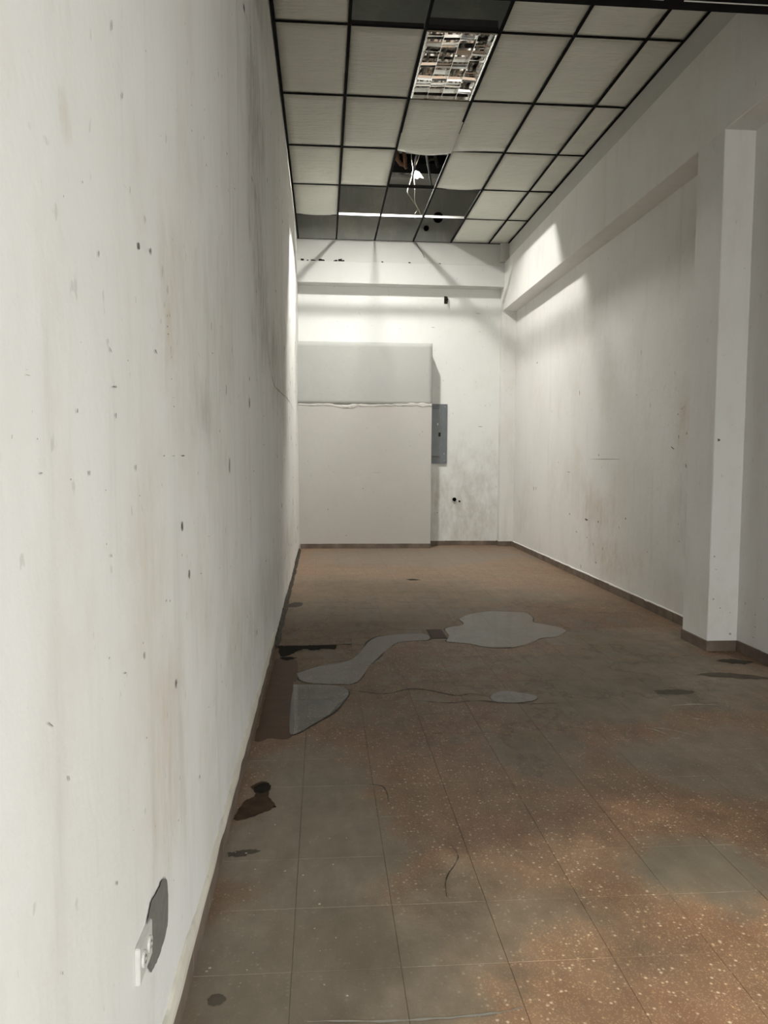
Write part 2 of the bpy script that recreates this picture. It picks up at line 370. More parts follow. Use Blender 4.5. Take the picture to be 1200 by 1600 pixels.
MK_LEFT = [(1.182,2.126,0.001,0.003,-0.012),(1.716,2.307,0.007,0.0085,0.0005),(1.961,2.519,0.006,0.004,0.0),(1.646,2.41,0.005,0.015,0.001),(1.417,2.028,0.006,0.0035,0.0),(1.308,1.969,0.003,0.0035,0.0005),(1.903,2.111,0.006,0.011,-0.0045),(1.742,2.122,0.002,0.0025,-0.0325),(1.501,1.928,0.004,0.0095,0.001),(1.827,2.029,0.017,0.014,0.001),(1.952,2.05,0.009,0.012,0.001),(2.123,2.388,0.007,0.0025,0.0),(2.612,2.679,0.012,0.004,0.0),(2.906,2.792,0.013,0.004,0.0),(3.171,3.023,0.011,0.006,0.0),(3.41,3.144,0.017,0.0055,0.0),(2.931,2.608,0.013,0.0075,0.0005),(3.197,2.623,0.011,0.004,0.0005),(3.834,2.828,0.022,0.006,0.0005),(2.245,2.157,0.005,0.003,0.0),(2.09,2.034,0.005,0.023,0.0015),(2.154,2.002,0.008,0.0205,0.0015),(2.101,1.951,0.006,0.013,0.001),(2.167,1.937,0.007,0.0105,0.0005),(4.831,3.218,0.071,0.023,0.0015),(5.063,3.205,0.029,-0.009,-0.17),(5.341,3.196,0.032,0.009,-0.1045),(7.032,3.02,0.095,0.011,0.0005),(3.541,2.879,0.023,0.0055,0.0),(4.459,4.0,0.059,0.0275,0.002),(4.576,4.009,0.023,0.018,-0.044),(5.019,4.014,0.038,0.008,0.0005),(4.924,3.907,0.036,0.0155,0.001),(4.99,3.528,0.038,0.0065,0.0005),(3.265,3.103,0.011,0.005,0.0005),(5.027,2.595,0.048,0.016,0.001),(1.544,1.776,0.003,0.008,0.0005),(1.56,1.761,0.004,0.0085,-0.0105),(1.982,1.814,0.01,0.007,-0.012),(2.132,1.9,0.012,0.0035,0.0),(2.138,1.881,0.012,0.003,0.0005),(2.048,1.899,0.006,0.01,0.0005),(2.134,1.929,0.007,0.0045,0.0),(2.17,1.845,0.005,0.017,0.001),(2.176,1.825,0.007,0.005,0.0005),(2.172,1.766,0.01,0.003,0.0),(2.19,1.717,0.009,0.003,0.0),(2.196,1.693,0.011,0.0025,0.0),(1.583,1.692,0.029,0.0015,0.0),(1.593,1.693,0.003,0.005,0.0005),(1.34,1.63,0.005,0.0055,0.0005),(1.139,1.617,0.001,0.0035,0.0005),(1.065,1.58,0.002,0.005,0.0005),(1.128,1.667,0.016,0.001,0.0),(1.124,1.674,0.009,0.0005,0.0),(1.167,1.53,0.01,0.0015,0.0),(1.399,1.526,0.007,0.0065,0.0005),(1.749,1.531,0.005,0.011,0.0005),(1.776,1.467,0.008,0.002,0.0),(2.05,1.557,0.013,0.003,0.0005),(2.322,1.558,0.042,0.003,0.0005),(2.169,1.557,0.044,0.0015,0.0),(1.53,1.363,0.007,0.0045,-0.004),(1.497,1.389,0.005,0.0035,0.0),(2.983,2.041,0.01,0.024,0.0015),(3.638,2.046,0.015,0.0235,0.0015),(2.674,1.897,0.008,0.007,-0.025),(2.997,1.944,0.017,0.004,0.0),(2.289,1.353,0.02,0.0225,0.0015),(2.398,1.194,0.013,0.022,0.0015),(2.611,1.166,0.013,0.0035,0.0),(3.065,1.119,0.014,0.004,0.0005),(3.451,1.071,0.019,0.0045,0.0005),(2.074,1.173,0.009,0.0055,0.0005),(5.556,1.844,0.06,0.0055,0.0005),(5.497,1.642,0.144,0.004,0.0),(5.457,2.146,0.046,0.007,0.0005),(5.569,0.816,0.049,0.0095,0.0005),(4.637,1.473,0.034,0.0075,0.0005),(4.423,1.856,0.03,0.043,0.003),(3.391,1.839,0.013,0.038,0.0025),(3.184,1.821,0.02,0.003,0.0),(3.461,1.521,0.018,0.056,0.0035),(2.806,1.271,0.015,0.004,0.0),(1.371,1.748,0.004,0.0015,0.0),(1.296,1.517,0.005,0.0025,0.0),(1.499,1.491,0.005,0.0025,0.0),(1.155,1.579,0.003,0.002,0.0),(1.697,1.757,0.006,0.002,0.0005),(2.025,1.183,0.008,0.0045,0.0005),(1.767,1.134,0.005,0.0035,0.0005),(1.782,1.102,0.008,0.0145,0.001),(1.61,1.109,0.01,0.0045,-0.004),(1.78,0.91,0.009,0.004,0.0),(1.245,1.04,0.004,0.007,-0.003),(1.848,0.667,0.005,0.0045,0.0005),(1.647,0.756,0.004,0.002,0.0),(1.512,0.715,0.006,0.006,0.0005),(2.05,0.418,0.006,0.003,0.0005),(2.135,0.544,0.007,0.005,0.0005),(2.495,0.517,0.011,0.0085,0.0005),(2.466,0.449,0.007,0.0035,0.034),(4.726,0.487,0.036,0.0285,0.002),(4.134,0.707,0.027,0.008,0.0005),(4.796,0.091,0.075,0.0065,0.0005),(4.459,0.36,0.041,0.0045,0.0005),(3.536,0.668,0.02,0.0035,0.0),(3.096,0.656,0.016,0.003,0.0005),(1.176,1.152,0.002,0.012,-0.0125),(1.493,1.171,0.004,0.004,0.0),(2.148,0.928,0.011,0.021,0.0015)]
MK_RIGHT = [(12.176,3.072,0.032,0.025,0.0015),(8.115,2.69,0.012,0.048,0.0035),(7.301,2.39,0.01,0.0365,0.0025),(8.201,2.248,0.015,0.012,0.001),(7.103,2.046,0.022,0.0245,-0.0455),(7.201,1.988,0.028,0.0125,0.001),(7.005,1.802,0.027,0.0245,0.0015),(7.172,1.775,0.012,0.032,0.0025),(7.297,1.67,0.024,0.022,0.0405),(7.005,1.5,0.011,0.033,0.0025),(6.928,1.655,0.018,0.0165,0.001),(7.846,2.116,0.011,0.046,0.003),(10.086,2.426,0.023,0.059,0.004),(10.948,1.507,0.027,0.016,0.001),(10.478,1.377,0.116,0.009,0.0005),(12.227,1.086,0.039,0.057,0.004),(12.096,1.091,0.026,0.05,0.004),(10.388,0.804,0.024,0.0215,0.002),(9.704,0.782,0.101,0.02,0.0015),(9.273,0.789,0.031,0.0195,0.0015),(8.415,0.897,0.023,0.025,0.002),(8.604,0.78,0.02,0.0255,0.0015),(10.088,0.586,0.063,0.015,0.001),(9.67,0.554,0.025,0.014,0.0015),(9.434,0.494,0.024,0.028,0.002),(9.104,0.476,0.026,0.038,0.003),(9.876,0.149,0.027,0.038,0.0025),(9.322,0.277,0.023,0.0165,0.001),(7.091,0.781,0.019,0.0085,0.0005),(7.803,0.594,0.014,0.0095,0.001),(9.122,1.558,1.0,0.004,0.0005),(9.316,1.605,0.031,0.022,0.0015),(7.126,0.945,0.014,0.015,0.001),(6.895,2.104,0.013,0.0305,0.002),(6.944,2.189,0.008,0.0205,0.0015),(5.749,0.253,0.016,0.007,0.0005),(5.774,0.167,0.022,0.007,0.0005),(5.756,0.349,0.008,0.009,0.0005),(5.657,0.491,0.007,0.0085,0.001),(5.905,0.409,0.008,0.018,0.0015)]
MK_BOX = [(2.103,2.003,0.009,0.022,0.0),(2.048,1.959,0.009,0.0185,0.0),(1.892,1.764,0.014,0.015,-0.0005),(1.959,1.655,0.011,0.015,0.0),(0.505,1.409,0.011,0.018,0.0),(0.117,0.516,0.022,0.0145,0.0),(0.803,0.222,0.025,0.0145,0.0),(0.491,0.669,0.011,0.0185,0.0),(1.089,1.029,0.029,0.0075,0.0),(0.589,1.312,0.009,0.0075,-0.0005),(1.15,2.056,0.007,0.0145,0.0),(1.932,2.636,0.007,0.022,-0.0005),(0.029,2.594,0.025,0.007,0.0),(0.298,3.026,0.011,0.011,0.0),(1.337,1.301,0.183,0.0055,0.0),(0.953,1.248,0.018,0.011,0.0)]
MK_BACK = [(2.442,0.585,0.016,0.0115,0.0),(3.499,1.058,0.009,0.027,-0.0005),(3.554,0.751,0.01,0.0305,-0.0005),(3.124,4.104,0.076,0.0075,-0.0005),(2.33,3.848,0.076,0.0075,0.0),(1.746,3.811,0.012,0.011,0.0),(3.706,2.058,0.008,0.019,-0.0005),(3.192,2.121,0.077,0.0055,0.0)]
MK_PIL = [(3.567,1.716,0.019,0.0175,-0.0005),(3.565,0.775,0.013,0.009,0.0),(3.584,0.669,0.023,0.0035,0.0),(3.569,0.426,0.011,0.013,-0.0005),(3.722,0.138,0.019,0.015,-0.001),(3.715,0.314,0.008,0.0095,-0.0005),(3.628,0.352,0.008,0.007,-0.0005)]

# ================================================================== SETTING
def struct(name, me, mat, parent=None, smooth=False):
    o = link(name, me, mat, parent, smooth)
    if parent is None: o['kind'] = 'structure'
    return o

def lx(z):                       # the left wall leans out a little towards the top
    return -0.04 * z / ZC

YN = FRONT_Y                     # near end of the room
# ---- floor: screed with terrazzo tiles set on it
floor = struct('floor', boxmesh(-.3, 4.1, YN - .1, 14.2, -.25, -.0025), M['mortar'])
tile_proto = None
inview, rest = [], []
nx, ny = 12, 38
for j in range(-19, ny):
    for i in range(nx):
        x0, y0 = FX0 + FT * i, FY0 + FT * j
        if y0 > 13.75: continue
        x1 = min(x0 + FT, 3.80); cx, cy = (x0 + x1)/2, y0 + FT/2
        seen = y0 + FT > 1.93 and x0 < .4 + .602 * (y0 + FT) - .02 and j >= 0
        (inview if seen else rest).append((cy, x0, x1, y0))
inview.sort()
rest += inview[300:]; inview = inview[:300]
tile_cache = {}
def tile_mesh(w):
    k = round(w, 3)
    if k not in tile_cache:
        tile_cache[k] = boxmesh(-w/2 + .0006, w/2 - .0006, -FT/2 + .0006, FT/2 - .0006, -.02, 0, .0010)
    return tile_cache[k]
for cy, x0, x1, y0 in inview:
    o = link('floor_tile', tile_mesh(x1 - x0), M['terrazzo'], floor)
    o.location = ((x0 + x1)/2, cy, random.uniform(-.0008, .0002))
    o.rotation_euler = (random.uniform(-.0012, .0012), random.uniform(-.0012, .0012), 0)
bm = bmesh.new()
for cy, x0, x1, y0 in rest:
    z = random.uniform(-.0008, .0002)
    box(bm, x0 + .0012, x1 - .0012, y0 + .0012, y0 + FT - .0012, -.02, z)
o = link('floor_tiles', to_mesh(bm), M['terrazzo'], floor); o['kind'] = 'stuff'

# ---- uneven plaster walls
def plaster_grid(name, mat, o, u, v, nu, nv, amp, nrm, thick=.2, parent=None, lean=None, seed=0):
    """a slab whose room side is a gently uneven grid; o corner, u and v edge vectors, nrm points into the room"""
    bm = bmesh.new(); o, u, v, nrm = Vector(o), Vector(u), Vector(v), Vector(nrm)
    g = [[None]*(nv+1) for _ in range(nu+1)]
    for a in range(nu+1):
        for b in range(nv+1):
            p_ = o + u*(a/nu) + v*(b/nv)
            d = (mnoise.noise(p_*.55 + Vector((seed, 0, 0))) * .7 + mnoise.noise(p_*1.9 + Vector((0, seed, 3))) * .3) * amp
            if lean: p_.x += lean(p_.z)
            g[a][b] = bm.verts.new(p_ + nrm*d)
    for a in range(nu):
        for b in range(nv):
            f = bm.faces.new((g[a][b], g[a+1][b], g[a+1][b+1], g[a][b+1])); f.smooth = True
    # back and rim
    c = [o, o+u, o+u+v, o+v]
    bk = [bm.verts.new(q - nrm*thick) for q in c]
    bm.faces.new(bk)
    rims = ([g[a][0] for a in range(nu+1)], [g[nu][b] for b in range(nv+1)], [g[a][nv] for a in range(nu, -1, -1)], [g[0][b] for b in range(nv, -1, -1)])
    for k, rm in enumerate(rims):
        bm.faces.new(rm + [bk[(k+1) % 4], bk[k]])
    me = to_mesh(bm)
    return struct(name, me, mat, parent)

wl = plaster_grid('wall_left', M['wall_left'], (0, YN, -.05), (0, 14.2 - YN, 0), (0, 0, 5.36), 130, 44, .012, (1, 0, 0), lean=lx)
wr = plaster_grid('wall_right', M['wall_right'], (XW, OP1, -.05), (0, 14.2 - OP1, 0), (0, 0, 5.0), 110, 40, .006, (-1, 0, 0), seed=4)
link('jamb', boxmesh(XW, XW + .2, YN, OP0, -.05, ZS + .05), M['wall_right'], wr)
link('header', boxmesh(XW, XW + .2, OP0, OP1, OPZ, ZS + .05), M['wall_right'], wr)
wb = plaster_grid('wall_back', M['wall_back'], (-.3, YB, -.05), (4.4, 0, 0), (0, 0, 5.0), 40, 44, .005, (0, -1, 0), seed=9)
# upper walls above the suspended ceiling: raw grey render
def upper(name, dims): return struct(name, boxmesh(*dims), M['slab'])
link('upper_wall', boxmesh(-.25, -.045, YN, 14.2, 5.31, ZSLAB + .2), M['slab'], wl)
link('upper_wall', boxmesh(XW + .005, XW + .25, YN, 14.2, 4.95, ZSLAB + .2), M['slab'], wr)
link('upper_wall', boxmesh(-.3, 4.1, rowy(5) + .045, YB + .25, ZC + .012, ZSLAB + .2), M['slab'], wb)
# right: long beam with ledge, wall strip set back above it, two pillars
link('beam', boxmesh(XB, XW + .02, YN, 13.8, ZS, ZBT, .006), M['wall_right'], wr)
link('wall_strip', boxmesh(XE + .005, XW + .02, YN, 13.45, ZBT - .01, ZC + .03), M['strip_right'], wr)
link('pillar', boxmesh(XB, XW + .02, 6.02, 6.46, -.02, ZS + .01, .006), M['wall_right'], wr)
link('pillar', boxmesh(XB, XW + .02, 13.56, 13.8, -.02, ZS + .01, .006), M['wall_right'], wr)
# back: beam with ledge and wall strip
link('beam', boxmesh(-.1, XB + .03, 13.47, YB + .05, 4.523, 4.885, .006), M['beam_back'], wb)
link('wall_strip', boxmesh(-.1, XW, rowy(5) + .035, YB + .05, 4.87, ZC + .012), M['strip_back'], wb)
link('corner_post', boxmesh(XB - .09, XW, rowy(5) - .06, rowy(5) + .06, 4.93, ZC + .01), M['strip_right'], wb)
# crumbs of mortar lying on the ledge of the back beam
bm = bmesh.new()
for x, w in ((.06, .05), (.14, .03), (.24, .05), (.38, .06), (.60, .05), (.72, .07), (1.42, .03), (1.88, .03), (2.4, .02)):
    for k in range(3):
        bx_ = x + random.uniform(-w, w)*.5; r = w*random.uniform(.25, .5)
        v, fs = box(bm, bx_ - r, bx_ + r, 13.472, 13.50, 4.884, 4.884 + r*random.uniform(.6, 1.3))
        for q in v: q.co += Vector([random.uniform(-.2, .2)*r for _ in range(3)])
o = link('mortar_crumbs', to_mesh(bm), M['soil'], wb); o['kind'] = 'stuff'

# ---- wall behind the camera and the pavement outside the opening
bm = bmesh.new()
box(bm, -.3, .08, YN - .2, YN, -.05, ZSLAB + .2); box(bm, 3.66, 3.98, YN - .2, YN, -.05, ZSLAB + .2); box(bm, .08, 3.66, YN - .2, YN, 4.32, ZSLAB + .2)
struct('wall_front', to_mesh(bm), M['wall_right'])
struct('ceiling_slab', boxmesh(-.3, 4.1, YN - .2, 14.2, ZSLAB, ZSLAB + .2), M['slab'])
bm = bmesh.new(); box(bm, XW + .2, 44, -30, 30, -.3, -.03); box(bm, -35, XW + .2, -30, YN - .1, -.3, -.03)
struct('pavement', to_mesh(bm), M['pavement'])
# dark steel beam spanning the room near the front
lb = bmesh.new()
box(lb, -.1, XW + .02, 4.86, 5.02, 4.43, 4.45); box(lb, -.1, XW + .02, 4.93, 4.95, 4.45, 4.95); box(lb, -.1, XW + .02, 4.86, 5.02, 4.95, 4.97)
lint = struct('lintel_beam', to_mesh(lb), M['black'])
tag(lint, 'black steel beam across the room at the top of the photo', None)
def strip_mesh(x0, x1): return boxmesh(x0, x1, 4.915, 4.925, 4.4275, 4.4305)
for x0, x1 in ((1.95, 2.53), (2.66, 3.5)):
    link('rail_strip', strip_mesh(x0, x1), M['galv'], lint)

# ---- box-like closet built out from the back wall
BX, BY, BZ, BC = 2.262, 13.28, 3.505, 2.462
wp = struct('wall_closet', boxmesh(-.1, BX, BY, YB + .02, -.02, BC - .005, .004), M['box_low'])
tp = plaster_grid('upper_panel', M['box_top'], (-.1, BY - .001, BC - .01), (BX + .1, 0, 0), (0, 0, BZ - BC + .01), 30, 14, .003, (0, -1, 0), thick=.6, parent=wp)
# ragged plaster seam between the two paints
bm = bmesh.new(); prev = None; N = 90
for k in range(N + 1):
    x = -.02 + (BX + .02)*k/N
    zc_ = BC - .012 + .022*mnoise.noise(Vector((x*2.2, 0, 1))) - (.03 if .55 < x < 1.0 else 0)*abs(math.sin((x-.55)*7)) + (.015 if x > 1.6 else 0)
    hgt = .016 + (.05 if (.7 < x < 1.05 or x > 1.3) else .02)*abs(mnoise.noise(Vector((x*5, 3, 1))))
    d = .005 + .016*abs(mnoise.noise(Vector((x*7, 8, 2))))
    ring = [bm.verts.new((x, BY - .0005, zc_ + hgt)), bm.verts.new((x, BY - d, zc_ + hgt*.2)), bm.verts.new((x, BY - d*.8, zc_ - hgt*.8)), bm.verts.new((x, BY + .002, zc_ - hgt))]
    if prev:
        for a in range(3): bm.faces.new((prev[a], ring[a], ring[a+1], prev[a+1]))
    prev = ring
link('plaster_seam', to_mesh(bm), M['box_low'], wp)

# ---- skirting of terrazzo tiles
def skirting(name, runs, h=.086, th=.014):
    """runs: (start, end, inward normal); one tile about every 0.33 m"""
    bm = bmesh.new(); pieces = []
    for a, b, nrm in runs:
        a, b, nrm = Vector((*a, 0)), Vector((*b, 0)), Vector((*nrm, 0))
        L = (b-a).length; n = max(1, round(L/.3335)); d = (b-a).normalized()
        q = [a - nrm*.01, b - nrm*.01, b + nrm*(th*.55), a + nrm*(th*.55)]
        lo = [bm.verts.new(v_ + Vector((0, 0, -.01))) for v_ in q]; hi = [bm.verts.new(v_ + Vector((0, 0, h - .008))) for v_ in q]
        bm.faces.new(lo); bm.faces.new(hi)
        for k in range(4): bm.faces.new((lo[k], lo[(k+1) % 4], hi[(k+1) % 4], hi[k]))
        for k in range(n): pieces.append((a + d*(L*(k+.5)/n), d, nrm, L/n))
    root = struct(name, to_mesh(bm), M['mortar'])
    cache = {}
    for c, d, nrm, w in pieces:
        key = round(w, 3)
        if key not in cache: cache[key] = boxmesh(-w/2 + .0015, w/2 - .0015, 0, th, -.004, h, .002)
        o = link('skirting_tile', cache[key], M['skirting'], root)
        ang = math.atan2(nrm.x*-1, nrm.y)
        o.location = c + nrm*random.uniform(-.001, .001) + Vector((0, 0, random.uniform(-.003, .002)))
        o.rotation_euler = (0, 0, ang)
    return root
skirting('baseboard_right', [((XW, 6.47), (XW, 13.55), (-1, 0)), ((XB, 6.46), (XB, 6.02), (-1, 0)), ((XB - .013, 6.02), (XW, 6.02), (0, -1)), ((XW, 6.0), (XW, OP1 + .1), (-1, 0)),
                             ((XW - .015, 13.56), (XB, 13.56), (0, -1)), ((XB, 13.56), (XB, YB), (-1, 0))])
skirting('baseboard_back', [((.02, BY), (BX + .005, BY), (0, -1)), ((BX, YB), (XB, YB), (0, -1))], .08)
skirting('baseboard_left', [((.002, 6.3), (.002, .6), (1, 0))], .085, .012)

# cream plaster lip above the left skirting, thin ragged plaster lip on the right
def lip(name, mat, y0, y1, x, sgn, z0, hfun, dfun, parent, n):
    bm = bmesh.new(); prev = None
    for k in range(n + 1):
        y = y0 + (y1 - y0)*k/n; hh, dd = hfun(y), dfun(y)
        ring = [bm.verts.new(q) for q in ((x - sgn*.012, y, z0 - .004), (x + sgn*dd, y, z0 - .004), (x + sgn*dd, y, z0 + hh*.35), (x + sgn*dd*.55, y, z0 + hh*.8), (x - sgn*.012, y, z0 + hh))]
        if prev:
            for a in range(4): bm.faces.new((prev[a], ring[a], ring[a+1], prev[a+1]))
        prev = ring
    return link(name, to_mesh(bm), mat, parent)
nz = lambda y, s, k=1.0: mnoise.noise(Vector((y*s, k, k*2)))
lip('plaster_lip', M['lip'], .6, 6.3, 0, 1, .084, lambda y: .055 + .022*nz(y, 3) + .012*nz(y, 11), lambda y: .015 + .005*nz(y, 5, 3), wl, 260)
lip('plaster_lip', M['wall_right'], 6.47, 13.5, XW, -1, .084, lambda y: .014 + .012*nz(y, 4, 5), lambda y: .012 + .006*nz(y, 7, 3), wr, 160)
# dirty open joint along the far end of the left wall
bm = bmesh.new(); prev = None
for k in range(121):
    y = 6.3 + (13.04 - 6.3)*k/120; w_ = .022 + .02*nz(y, 3.1) + .018*abs(nz(y, 9, 4)); h_ = .03 + .03*nz(y, 2.3, 7) + .02*nz(y, 8, 9)
    ring = [bm.verts.new(q) for q in ((-.012, y, max(.008, h_)), (.016, y, max(.006, h_*.7)), (.02 + w_*.5, y, .004), (.02 + w_, y, -.003))]
    if prev:
        for a in range(3): bm.faces.new((prev[a], ring[a], ring[a+1], prev[a+1]))
    prev = ring
o = link('dirt_joint', to_mesh(bm), M['edge'], wl); o['kind'] = 'stuff'

# ---- gouges, nail holes and scratches in the plaster
def marks(parent, lst, place, split=.5):
    for which in (0, 1):
        bm = bmesh.new(); cnt = 0
        for k, (u, z, hw, hh, sl) in enumerate(lst):
            dark = (hw*hh > 0 and (k*7919 % 10) < 4)
            if dark != bool(which): continue
            cnt += 1; n = 9; vs_ = []
            for a in range(n):
                t_ = 2*math.pi*a/n; r = random.uniform(.65, 1.2)
                du, dz = hw*math.cos(t_)*r*.6, hh*math.sin(t_)*r*.7
                vs_.append(bm.verts.new(place(u + du + sl*math.sin(t_)*.9, z + dz)))
            c = bm.verts.new(place(u, z))
            for a in range(n): bm.faces.new((c, vs_[a], vs_[(a+1) % n]))
        if cnt:
            o = link('gouge_marks', to_mesh(bm), M['mark_dark' if which else 'mark'], parent); o['kind'] = 'stuff'
        else: bm.free()
def on_left(y, z):
    q = Vector((0, y, z)); d = (mnoise.noise(q*.55) * .7 + mnoise.noise(q*1.9 + Vector((0, 0, 3))) * .3) * .012
    return (lx(z) + d + .0035, y, z)
def on_right(y, z):
    if 6.0 < y < 6.47: return (XB - .002, y, z)
    q = Vector((XW, y, z)); d = (mnoise.noise(q*.55 + Vector((4, 0, 0))) * .7 + mnoise.noise(q*1.9 + Vector((0, 4, 3))) * .3) * .006
    return (XW - d - .003, y, z)
marks(wl, MK_LEFT, on_left)
tiny = []
for k in range(150):                                   # pinholes and small flakes scattered over the left wall
    y = random.uniform(1.0, 12.5)**1.0; s_ = y*.0011
    tiny.append((y, random.uniform(.25, 4.8), s_*random.uniform(.5, 1.6)*(1 + y*.35), s_*random.uniform(1.0, 6.0), 0))
marks(wl, tiny, on_left)
marks(wr, MK_RIGHT, on_right)
marks(wr, MK_PIL, lambda x, z: (min(max(x, XB + .012), XW - .01), 6.017, z))
marks(wp, MK_BOX, lambda x, z: (x, BY - .004, z))
marks(wb, MK_BACK, lambda x, z: (x, YB - .008, z))

def ribbon(pts, wid, place, jit=.3):
    """a thin dark crack along pts on a surface given by place(u, v)"""
    bm = bmesh.new(); prev = None
    sp = spline([(a, b, 0) for a, b in pts], 7)
    for k, q in enumerate(sp):
        d = (sp[min(k+1, len(sp)-1)] - sp[max(k-1, 0)]).normalized(); nn = Vector((-d.y, d.x, 0))
        w_ = wid*(.25 + random.random())*math.sin(math.pi*min(1, max(.08, k/(len(sp)-1)*.92 + .04)))
        q = q + nn*random.uniform(-jit, jit)*wid
        ring = [bm.verts.new(place(*(q + nn*w_).xy)), bm.verts.new(place(*(q - nn*w_).xy))]
        if prev: bm.faces.new((prev[0], prev[1], ring[1], ring[0]))
        prev = ring
    return to_mesh(bm)
for pts, w_ in (([(5.75, 2.62), (5.85, 2.45), (6.2, 2.3), (6.66, 2.17), (7.68, 2.19), (9.8, 2.25), (11.5, 2.2)], .012),
                ([(4.7, 4.6), (4.8, 4.0), (4.85, 3.5), (5.0, 3.28), (5.25, 3.18), (5.4, 3.1)], .009),
                ([(3.9, 4.35), (4.0, 4.0), (4.1, 3.7), (4.3, 3.45)], .004)):
    link('crack', ribbon(pts, w_, on_left), M['mark'], wl)
link('crack', ribbon([(2.26, BC + .02), (2.25, BC + .02)], .001, lambda x, z: (x, YB - .006, z)), M['mark'], wb)

# ================================================================== SUSPENDED CEILING
# wall angle is the ceiling's own mesh; runners, tees and boards are its parts
bm = bmesh.new()
box(bm, XE - .022, XE + .004, 5.06, rowy(5), ZC, ZC + .004); box(bm, XE, XE + .004, 5.06, rowy(5), ZC, ZC + .03)
box(bm, -.045, XE, rowy(5) - .004, rowy(5) + .02, ZC, ZC + .004)
ceil = struct('ceiling', to_mesh(bm), M['black'])

def tee_mesh(axis, length, width=.028, web='tee_grey'):
    bm = bmesh.new(); h = width/2
    def b(a0, a1, c0, c1, z0, z1, mt):
        if axis == 'y': box(bm, c0, c1, a0, a1, z0, z1, mt)
        else: box(bm, a0, a1, c0, c1, z0, z1, mt)
    b(-length/2, length/2, -h, h, 0, .004, 0)
    b(-length/2, length/2, -.006, .006, .004, .040, 1)
    me = to_mesh(bm); me.materials.append(M['black']); me.materials.append(M[web]); return me
y_a, y_b = 5.08, rowy(5)
run_me = tee_mesh('y', y_b - y_a)
for j in range(0, 6):
    o = link('grid_runner', run_me, None, ceil); o.location = (colx(j) + (.012 if j == 0 else 0), (y_a + y_b)/2, ZC + (.0 if j else .0))
    o.rotation_euler = (0, 0, random.uniform(-.0008, .0008))
tee_full, tee_white, tee_part = tee_mesh('x', TW - .030, .024), tee_mesh('x', TW - .030, .024, 'galv'), tee_mesh('x', XE - colx(5) - .03, .024)
for i in range(-1, 5):
    for j in range(6):
        x0 = colx(j); x1 = colx(j+1) if j < 5 else XE
        o = link('cross_tee', (tee_white if i == 4 else tee_full) if j < 5 else tee_part, None, ceil)
        o.location = ((x0 + x1)/2, rowy(i) + random.uniform(-.006, .006), ZC + .001)
        o.rotation_euler = (0, 0, random.uniform(-.004, .004))

missing = {(-1, 1), (-1, 2), (0, 2), (2, 2), (3, 1), (3, 2), (3, 3), (4, 0), (4, 1), (4, 2), (4, 3)}
def board_mesh(w, l, sag=.004, edge=None):
    """board with a slight sag; edge: extra drop as a function of (u, v) in 0..1"""
    bm = bmesh.new(); nu, nv = 6, 8; lo, hi = {}, {}
    for a in range(nu+1):
        for b in range(nv+1):
            u, v = a/nu, b/nv
            z = -sag*math.sin(math.pi*u)*math.sin(math.pi*v) - (edge(u, v) if edge else 0)
            lo[a, b] = bm.verts.new(((u-.5)*w, (v-.5)*l, z)); hi[a, b] = bm.verts.new(((u-.5)*w, (v-.5)*l, z + .014))
    for a in range(nu):
        for b in range(nv):
            bm.faces.new((lo[a,b], lo[a,b+1], lo[a+1,b+1], lo[a+1,b])).smooth = True
            bm.faces.new((hi[a,b], hi[a+1,b], hi[a+1,b+1], hi[a,b+1])).smooth = True
    for a in range(nu):
        for b in (0, nv): bm.faces.new((lo[a,b], lo[a+1,b], hi[a+1,b], hi[a,b]))
    for b in range(nv):
        for a in (0, nu): bm.faces.new((lo[a,b], lo[a,b+1], hi[a,b+1], hi[a,b]))
    return to_mesh(bm)
bw, bl = TW - .014, TL - .014
boards = [board_mesh(bw, bl, s) for s in (.003, .008, .005)]
boards_part = board_mesh(XE - colx(5) - .012, bl, .003)
sag_far = board_mesh(bw + .010, bl + .004, .006, lambda u, v: .020*v*v + (.040*math.sin(math.pi*u)*max(0, (v-.55)/.45)**2) + .012*v*u)
sag_side = board_mesh(bw + .012, bl, .004, lambda u, v: .016*(1-u)**2*v)
lip_board = board_mesh(bw, bl, .004, lambda u, v: .016*math.sin(math.pi*u)*max(0, (v-.7)/.3)**2)
for i in range(-1, 5):
    for j in range(6):
        if (i, j) in missing: continue
        x0 = colx(j); x1 = colx(j+1) if j < 5 else XE
        me = boards_part if j == 5 else random.choice(boards)
        z = ZC + .0105
        if (i, j) == (1, 2): me = sag_far; z = ZC + .008
        elif (i, j) == (1, 3): me = sag_side; z = ZC + .009
        elif (i, j) in ((2, 3), (3, 0)): me = lip_board
        o = link('ceiling_board', me, M['board'], ceil)
        ya = max(rowy(i), 5.1) if i == -1 else rowy(i)
        o.location = ((x0 + x1)/2 + (.006 if (i, j) == (1, 2) else 0), rowy(i) + TL/2, z)
        o.rotation_euler = (random.uniform(-.003, .003), random.uniform(-.004, .004), 0)
        if i == -1: pass

